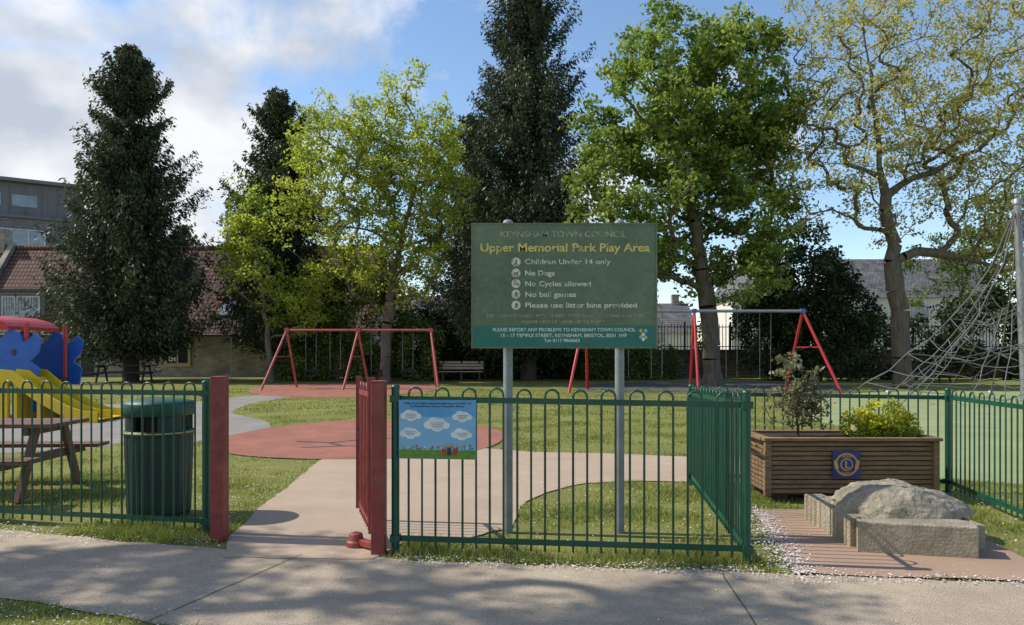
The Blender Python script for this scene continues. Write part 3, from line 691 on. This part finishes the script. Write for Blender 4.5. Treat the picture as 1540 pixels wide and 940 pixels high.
def conifer(name,base,H,Rb,nb,per,lm,zmin=.12,powr=.75,seed=0,lean=0,size=.24):
    e=empty(name); bx,by=base
    ts=rng.random(nb)**1.0; ts=zmin+(1-zmin)*ts
    az=rng.uniform(0,2*np.pi,nb)
    lob=1+.22*np.sin(az*3+ts*9+seed)+.17*np.sin(az*2-ts*23+seed*2)+.12*np.sin(ts*47+seed)
    prof=(1-ts)**powr*np.minimum(1,(ts+.05)/.22)**.4
    ln=Rb*prof*lob*rng.uniform(.55,1.15,nb)+.3
    z0=ts*H*.98; up=np.where(ts>.8,.7,.15)
    K=5; s=np.linspace(0,1,K+1)
    dirx=np.cos(az);diry=np.sin(az)
    def bp(t,bi):
        L=ln[bi]; zz=z0[bi]+up[bi]*L*t-.6*L*t*(1-t)*1.2+.1*L*t*t
        return np.stack([bx+lean*z0[bi]+dirx[bi]*L*t,by+diry[bi]*L*t,zz],-1)
    allb=np.arange(nb); Ps=[];Qs=[];r1=[];r2=[]
    for q in range(K):
        Ps.append(bp(np.full(nb,s[q]),allb)); Qs.append(bp(np.full(nb,s[q+1]),allb)); r1.append(.035*(1-s[q])+.006); r2.append(.035*(1-s[q+1])+.006)
    rp=np.repeat(r1,nb); rq=np.repeat(r2,nb)
    P=np.concatenate(Ps);Q=np.concatenate(Qs)
    hs=np.linspace(0,H*.97,22); TP=np.stack([bx+lean*hs,np.full(22,by),hs],-1); tr=.38*(1-hs/H)**.8*H/17+.02
    P=np.concatenate([P,TP[:-1]]);Q=np.concatenate([Q,TP[1:]]); rp=np.concatenate([rp,tr[:-1]]); rq=np.concatenate([rq,tr[1:]])
    V,F=tubes(P,Q,rp,rq,6); fastmesh('trunk_and_branches',V,F,M['barkdk'],e,smooth=True)
    num=np.maximum(14,(per*(ln/Rb+.2)).astype(int)); idx=np.repeat(allb,num); n=len(idx)
    t=.1+.9*rng.random(n)**.75
    c=bp(t,idx); L=ln[idx]
    side=rng.normal(0,1,n)*(.08+.17*(1.05-t)*L); c[:,0]+=-diry[idx]*side; c[:,1]+=dirx[idx]*side
    c[:,2]+=-np.abs(rng.normal(0,.26,n))*(.5+.25*L)+.06
    ax=np.stack([dirx[idx],diry[idx],np.full(n,-1.0)],-1)
    ax[:,:2]+=np.stack([-diry[idx]*np.sign(side),dirx[idx]*np.sign(side)],-1)*.4
    V,_=leafquads(c,size,.36,.15,axis=ax)
    bt=rng.uniform(.15,.75,nb); tint=np.clip(bt[idx]+rng.normal(0,.15,n)+(t-.6)*.45,0,1)
    fastmesh('foliage',V,np.arange(len(V)).reshape(-1,4),lm,e,tint=tint)
    return e
def bush(name,E,n,clump,lm,size,spread,parent=None,shell=6,aspect=.6,stem=True,stemr=.02):
    e=empty(name) if stem else None
    A=sample_ell(E,n,shell); A[:,2]=np.maximum(A[:,2],spread*.3)
    cz=min(x[2]-x[5] for x in E)
    ct=rng.uniform(.15,.85,n); idx=np.repeat(np.arange(n),clump); off=rng.normal(0,1,(len(idx),3)); off/=np.linalg.norm(off,axis=1,keepdims=True)
    off*=(rng.random((len(idx),1))**.5)*spread
    C=A[idx]+off; C[:,2]=np.maximum(C[:,2],.03)
    V,_=leafquads(C,size,aspect,.5); tint=np.clip(ct[idx]+rng.normal(0,.18,len(idx)),0,1)
    o=fastmesh('foliage' if stem else name,V,np.arange(len(V)).reshape(-1,4),lm,e,tint=tint)
    if stem:
        ns=min(n,40); q=A[rng.choice(n,ns,replace=False)]; E_=np.array(E); 
        near=np.argmin(((q[:,None,:2]-E_[None,:,:2])**2).sum(-1),1); b=np.c_[E_[near,0],E_[near,1],np.full(ns,max(0,cz))]
        mid=(b+q)/2+rng.normal(0,spread*.3,(ns,3)); mid[:,2]-=0
        V1,F1=tubes(np.r_[b,mid],np.r_[mid,q],np.full(2*ns,stemr),np.full(2*ns,stemr*.6),5); fastmesh('stems',V1,F1,M['barkdk'],e,smooth=True)
    return e or o

# trees
conifer('conifer_tree',(-19.8,38),17.4,4.2,900,155,LM['conif'],zmin=.1,powr=.66,seed=1)
conifer('conifer_tree.001',(-12.9,40.5),16.0,3.6,620,145,LM['conif'],zmin=.12,powr=.6,seed=4)
conifer('conifer_tree.002',(0.9,40),22.0,5.2,1050,155,LM['conif'],zmin=.08,powr=.5,seed=7)
conifer('conifer_tree.003',(-2.2,43),15.5,3.6,420,120,LM['conif'],zmin=.1,powr=.55,seed=9)
grow('lime_tree',(-6.1,35,0),(-6.0,35,2.6),.26,[(-5.2,35,10.8,2.7,2.6,3.8),(-8.3,35,10.3,2.6,2.6,3.4),(-6.4,35,6.2,3.4,2.6,2.8),(-3.5,35,9.6,1.5,2.2,4.6),(-10,34.6,8.4,1.3,1.6,2.4)],1000,M['bark'],LM['lime'],52,.16,.5,
     limbs=[(-4.2,35,11),(-8.5,35,10.5),(-6.2,34.5,12.5),(-9.4,34.6,7.5),(-3.6,35.5,7)],shoots=110,holes=.25,shell=2.8)
grow('lime_tree.001',(-12.0,36.5,0),(-12.2,36.5,2.4),.16,[(-12.6,36.3,6.6,2.0,1.9,3.4),(-10.6,36.5,4.2,2.2,2.0,2.2),(-13.3,36.3,7.8,1.2,1.3,2.2)],380,M['bark'],LM['lime'],46,.16,.5,stray=.12,
     limbs=[(-13,36.2,7.5),(-11,36.4,5.5)],shoots=30,holes=.2,shell=2.5)
grow('horse_chestnut_tree',(9.1,33,0),(8.9,33,3.0),.4,[(7.4,33,12.8,3.8,3.4,4.4),(5.6,33,8.6,3.3,3.0,3.4),(10,33,8.2,3.1,3.0,3.6),(10.2,33,13,2.6,3.0,3.6),(4.6,33,12,1.9,2.2,2.6),(5.4,32.6,5.8,2.1,2,1.6),(12,33,11,1.5,2.2,3),(10.4,32.6,5.0,2.6,2,1.5),(7.4,32.4,5.4,2.6,1.8,1.5)],1350,M['bark'],LM['chest'],60,.23,.6,
     limbs=[(7.6,33,9.5),(10.0,33,9.5),(5.5,33,9),(7.5,33,14),(10.8,33,13),(11.5,33,8.5),(8.8,32,12),(4.6,32.8,6.2)],holes=.2,shoots=60,shell=2.8)
grow('oak_tree',(16.6,31,0),(16.4,31,2.6),.36,[(16.3,31,12.5,4.2,3.2,6.5),(20.8,31,12,3.8,3.0,7.0),(13.2,31,9.6,2.2,2.4,3.6),(22.5,31,6.8,3,2.4,2.6),(12.8,31,15.5,2.0,2.2,3)],1500,M['bark'],LM['oak'],32,.15,.5,
     limbs=[(15.5,31,10.8),(18,31.2,9.2),(14.9,31,16),(19.4,31,15),(12.6,31,9.4),(21,31,11),(17,31.3,17.5),(22.3,31,8.2),(12.6,31,14),(17.0,30.5,13)],rtip=.009,holes=.3,shoots=80,shell=2.6)
# roadside tree beside the viewer; its crown throws the dappled shade on the pavement
grow('street_tree',(-11.5,5.8,0),(-11.3,5.8,4.2),.28,[(-12,5.8,9.3,4.4,1.4,1.6),(-8.6,5.2,8.6,2.8,1.1,1.2),(-9.6,4.6,10.3,3.8,.9,1.2)],330,M['bark'],LM['chest'],60,.13,.38,stray=.1,holes=.03,shell=2.2)
# shrubs and hedges
bush('holly_tree',[(15.6,39,4.2,2.6,2.2,4.4),(17.2,39,2.8,2.2,2,2.8),(14,39.4,2.6,2,2,2.6)],420,75,LM['holly'],.22,.55)
bush('evergreen_shrub',[(-.6,41.5,2.4,3.2,1.4,3.0),(2.8,41.8,2.2,2.6,1.4,2.8),(-4.2,41.5,1.8,2.6,1.3,2.2)],420,70,LM['holly'],.22,.5)
bush('laurel_shrub',[(-8.2,39,3.2,2.6,1.4,3.2),(-11,39,2.2,2.2,1.4,2.6),(-5.2,38.6,1.6,1.8,1.1,1.8)],330,70,LM['shrub'],.2,.5)
bush('laurel_shrub.001',[(5.6,40.5,1.2,1.8,1,1.7),(7.8,41,.9,1.6,.9,1.2)],110,60,LM['shrub'],.2,.45)
bush('laurel_shrub.002',[(21.5,40.5,1.6,3.0,1.2,1.9),(26,40,2.4,3,1.4,2.6),(30,40,3,3,1.6,3.4)],330,60,LM['holly'],.22,.5)
grow('birch_tree',(31,45,0),(31,45,3),.22,[(31,45,8,3.8,3,4.4),(27.5,46,6.5,3,2.5,3)],300,M['bark'],LM['shrub'],50,.2,.6,stray=.1)
conifer('conifer_tree.004',(-27,60),12,3.2,260,80,LM['conif'],seed=3,size=.34)
bush('distant_trees',[(x,rng.uniform(85,110),2.6+rng.uniform(-.5,1.5),6,3,3+rng.uniform(0,2.0)) for x in np.arange(-95,110,7.)],900,55,LM['holly'],.6,1.3)
grow('planter_shrub',(2.98,7.62,.6),(2.98,7.62,.72),.014,[(2.97,7.62,1.12,.28,.22,.38),(2.82,7.62,.95,.2,.18,.28),(3.17,7.62,.95,.18,.18,.3)],150,M['barkdk'],LM['pale'],15,.045,.065,rtip=.0022,tstep=.05,shell=2,
     limbs=[(2.9,7.6,1.45),(3.05,7.6,1.55),(3.15,7.6,1.3),(2.78,7.6,1.25)],shoots=12)
bush('flowering_shrub',[(3.65,7.62,.72,.24,.22,.18),(3.98,7.62,.74,.24,.22,.17),(3.82,7.55,.8,.27,.2,.2)],170,38,LM['yellowfl'],.035,.055,stemr=.004)

# ------------------------------------------------------------ buildings
g=empty('stone_barn_house'); m=MB()
bx0,bx1,by0,by1=-37,-8.8,45,53
m.box(((bx0+bx1)/2,(by0+by1)/2,1.4),(bx1-bx0,by1-by0,2.8),M['rubble'])
for xx in (bx0,bx1): m.add([(xx,by0,2.8),(xx,by1,2.8),(xx,49,8.3)],[(0,1,2)],M['rubble'])
m.make('walls',g)
m=MB(); m.add([(bx0-.3,44.6,2.62),(bx1+.3,44.6,2.62),(bx1+.3,49,8.5),(bx0-.3,49,8.5)],[(0,1,2,3)],M['rooftile'])
m.add([(bx0-.3,53.4,2.62),(bx1+.3,53.4,2.62),(bx1+.3,49,8.5),(bx0-.3,49,8.5)],[(0,1,2,3)],M['rooftile'])
m.tube([(bx0-.3,49,8.52),(bx1+.3,49,8.52)],.13,M['rooftile'],8); m.tube([(bx0-.3,44.55,2.55),(bx1+.3,44.55,2.55)],.07,M['railblk'],8)
m.box((-34.2,49,8.9),(.9,.8,1.6),M['rubble'])
m.beam((-33.4,44.6,2.9),(-33.4,49,8.75),.35,.3,M['rubble'])
m.make('roof',g)
def window(m,cx,y,cz,w,h,nx,fm,gm,t=.08,d=.08):
    m.box((cx,y,cz),(w,.04,h),gm)
    for q in (-1,1):
        m.box((cx+q*(w/2),y-.03,cz),(t,d,h+t),fm); m.box((cx,y-.03,cz+q*(h/2)),(w-t,d,t*.98),fm)
    for i in range(1,nx): m.box((cx-w/2+w*i/nx,y-.025,cz),(t*.6,d*.8,h-t),fm)
m=MB()
m.box((-30.5,46.3,4.35),(2.9,1.6,1.9),M['cladding']); m.box((-30.5,45.49,4.35),(2.84,.03,1.85),M['cladding'])
window(m,-30.5,45.46,4.35,2.3,1.2,3,M['frame'],M['glass'])
for i in range(3):
    for q in range(3): m.box((-31.27+.77*i+(-.16+.16*q),45.4,4.55),(.03,.03,.7),M['frame'])
    m.box((-31.27+.77*i,45.395,4.45),(.6,.03,.03),M['frame'])
m.box((-30.5,46.6,5.38),(3.2,2.6,.14),M['slate'])
window(m,-20.55,44.96,1.45,1.45,1.35,2,M['cframe'],M['black'],.16); m.box((-20.55,44.9,.7),(1.7,.2,.12),M['cframe'])
m.box((-20.9,44.93,1.4),(.45,.02,.9),M['white'])
m.box((-26.3,44.95,1.1),(1.1,.06,2.1),M['dwood'])
for x,zz in ((-17.8,4.2),(-14,4.6),(-22.2,6.3)):
    yy=44.6+(zz-2.62)*4.4/5.88; m.box((x,yy-.06,zz+.05),(.9,.08,1.1),M['glass'],rx=-(math.pi/2-math.atan2(5.88,4.4)))
m.make('windows',g)
g=empty('office_building'); m=MB()
A=Vector((-62,66.7,0));B=Vector((-45.3,77.8,0)); d=(B-A).normalized(); nrm=Vector((d.y,-d.x,0)); ang=math.atan2(d.y,d.x); L=(B-A).length
def fb(s,z,w,h,t,mat,off=0):
    c=A+d*s+nrm*(off)+Vector((0,0,z)); m.box(c,(w,t,h),mat,rz=ang)
c=A+d*(L/2)-nrm*6+Vector((0,0,7.6)); m.box(c,(L,12,15.2),M['greybrick'],rz=ang)
c=A+d*(L/2)-nrm*6.5+Vector((0,0,17.1)); m.box(c,(L-.6,11.4,3.8),M['cladding'],rz=ang)
c=A+d*(L/2)-nrm*6.2+Vector((0,0,19.1)); m.box(c,(L+.4,12.4,.35),M['cladding'],rz=ang)
fb(L/2,15.35,L+.2,.3,.5,M['cladding'],-.05)
for i in range(14): fb(.7+i*1.4,17.0,.06,3.4,.06,M['greybrick'],-.78)
for s in (3.2,8.9,14.2):
    for zc in (13.0,9.0,5.0):
        fb(s,zc,4.3,2.0,.1,M['glass'],.02)
        for q in (-2.15,-.72,.72,2.15): fb(s+q,zc,.12,2.05,.16,M['frame'],.05)
        for q in (-1.02,1.02): fb(s,zc+q,4.3,.1,.2,M['frame'],.05)
        fb(s+2.6,zc,.8,2.0,.12,M['cladding'],.03)
for s in (11.5,14.6): fb(s,17.1,2.2,1.2,.08,M['glass'],-.76)
m.make('facade',g)
def house(name,cx,cy,w,dp,eave,ridge,wall,roof,gable_front=False,wins=()):
    g=empty(name); m=MB(); m.box((cx,cy,eave/2),(w,dp,eave),wall)
    if gable_front:
        for y in (cy-dp/2,cy+dp/2): m.add([(cx-w/2,y,eave),(cx+w/2,y,eave),(cx,y,ridge)],[(0,1,2)],wall)
        for q in (-1,1): m.add([(cx+q*(w/2+.3),cy-dp/2-.3,eave-.2),(cx+q*(w/2+.3),cy+dp/2+.3,eave-.2),(cx,cy+dp/2+.3,ridge+.06),(cx,cy-dp/2-.3,ridge+.06)],[(0,1,2,3)],roof)
    else:
        for x in (cx-w/2,cx+w/2): m.add([(x,cy-dp/2,eave),(x,cy+dp/2,eave),(x,cy,ridge)],[(0,1,2)],wall)
        for q in (-1,1): m.add([(cx-w/2-.3,cy+q*(dp/2+.3),eave-.2),(cx+w/2+.3,cy+q*(dp/2+.3),eave-.2),(cx+w/2+.3,cy,ridge+.06),(cx-w/2-.3,cy,ridge+.06)],[(0,1,2,3)],roof)
    m.box((cx+w*.3,cy+.1,ridge+.2),(.7,.7,1.5),M['rubble'])
    m.make('shell',g)
    m=MB()
    for (x,z) in wins: window(m,cx+x,cy-dp/2-.03,z,1.3,1.1,2,M['frame'],M['glass'],.09)
    if wins: m.make('windows',g)
house('white_house',20.5,62,6,8,6.0,9.0,M['render'],M['slate'],True,[(-1.5,4.6),(1.5,4.6),(-1.5,1.9)])
house('white_house.001',33.5,64,13,8,6.2,9.6,M['render'],M['slate'],False,[(-4,4.8),(0,4.8),(4,4.8)])
house('stone_house',-8,72,9,8,4.4,7.0,M['render'],M['slate'],False,[(-2,3.2),(2,3.2)])
house('stone_house.001',15,74,5,8,3.6,6.4,M['render'],M['slate'],False,[(-1,3)])
m=MB(); m.box((13,43.2,.8),(43.5,.4,1.6),M['rubbledk']); m.box((13,43.2,1.63),(43.6,.5,.08),M['rubbledk']); m.make('boundary_wall')
m=MB()
x=7.5
while x<34:
    m.box((x,43.2,2.4),(.035,.035,1.5),M['railblk']); x+=.19
for z in (1.85,3.0): m.box((20.7,43.2,z),(26.4,.05,.05),M['railblk'])
for x in np.arange(7.5,34.5,2.7): m.box((x,43.2,2.45),(.1,.1,1.7),M['railblk'])
m.make('iron_railing')
m=MB()
for x in (-22.9,-14.9): m.tube([(x,38.8,0),(x,38.8,2.3)],.03,M['galv'],8)
m.tube([(-22.9,38.8,2.3),(-14.9,38.8,2.3)],.02,M['galv'],6); m.make('goal_frame')

# ------------------------------------------------------------ sky, sun, camera
sd=Vector((1,-.13,-1.02)).normalized(); to=-sd
el=math.asin(to.z); rot=math.atan2(to.x,to.y)
w=bpy.data.worlds.new('World'); S.world=w; w.use_nodes=True; nt=w.node_tree; N=nt.nodes; L=nt.links; N.clear()
out=N.new('ShaderNodeOutputWorld'); bg=N.new('ShaderNodeBackground'); bg.inputs[1].default_value=.15
sky=N.new('ShaderNodeTexSky'); sky.sky_type='NISHITA'; sky.sun_disc=False; sky.sun_elevation=el; sky.sun_rotation=rot
sky.air_density=1.0; sky.dust_density=.3; sky.ozone_density=1.5
hs=N.new('ShaderNodeHueSaturation'); hs.inputs['Saturation'].default_value=1.05; hs.inputs['Value'].default_value=1.3; L.new(sky.outputs[0],hs.inputs['Color'])
tc=N.new('ShaderNodeTexCoord'); mp=N.new('ShaderNodeMapping'); mp.inputs['Scale'].default_value=(1,1,1.5); mp.inputs['Location'].default_value=(.55,0,.3)
L.new(tc.outputs['Generated'],mp.inputs[0])
n1=N.new('ShaderNodeTexNoise'); n1.inputs['Scale'].default_value=2.6; n1.inputs['Detail'].default_value=10; n1.inputs['Roughness'].default_value=.58; n1.inputs['Distortion'].default_value=.15
L.new(mp.outputs[0],n1.inputs['Vector'])
sp=N.new('ShaderNodeSeparateXYZ'); L.new(tc.outputs['Generated'],sp.inputs[0])
bi=N.new('ShaderNodeMath'); bi.operation='MULTIPLY_ADD'; bi.inputs[1].default_value=-.27; L.new(sp.outputs[0],bi.inputs[0]); L.new(n1.outputs[0],bi.inputs[2])
hz=N.new('ShaderNodeMath'); hz.operation='MULTIPLY_ADD'; hz.inputs[1].default_value=-.25; L.new(sp.outputs[2],hz.inputs[0]); L.new(bi.outputs[0],hz.inputs[2])
cr=ramp(N,[(.45,(0,0,0)),(.495,(.45,.45,.45)),(.56,(1,1,1))]); L.new(hz.outputs[0],cr.inputs[0])
n2=N.new('ShaderNodeTexNoise'); n2.inputs['Scale'].default_value=5.0; n2.inputs['Detail'].default_value=8; L.new(mp.outputs[0],n2.inputs['Vector'])
cc=ramp(N,[(.38,(3.7,4.1,4.8)),(.56,(6.4,6.5,6.7))]); L.new(n2.outputs[0],cc.inputs[0])
mx=N.new('ShaderNodeMixRGB'); L.new(cr.outputs[0],mx.inputs[0]); L.new(hs.outputs[0],mx.inputs[1]); L.new(cc.outputs[0],mx.inputs[2])
L.new(mx.outputs[0],bg.inputs[0]); L.new(bg.outputs[0],out.inputs[0])
sl=bpy.data.lights.new('sun','SUN'); sl.energy=5.0; sl.angle=math.radians(.5); sl.color=(1,.94,.83)
so=bpy.data.objects.new('sun',sl); so.rotation_euler=sd.to_track_quat('-Z','Y').to_euler(); so.location=(-20,5,20); COL.objects.link(so)
cam=bpy.data.cameras.new('camera'); cam.sensor_width=36; cam.lens=25.71; cam.shift_y=.039; cam.clip_end=3000
co=bpy.data.objects.new('camera',cam); co.location=(0,0,1.5); co.rotation_euler=(math.pi/2,0,0); COL.objects.link(co); S.camera=co
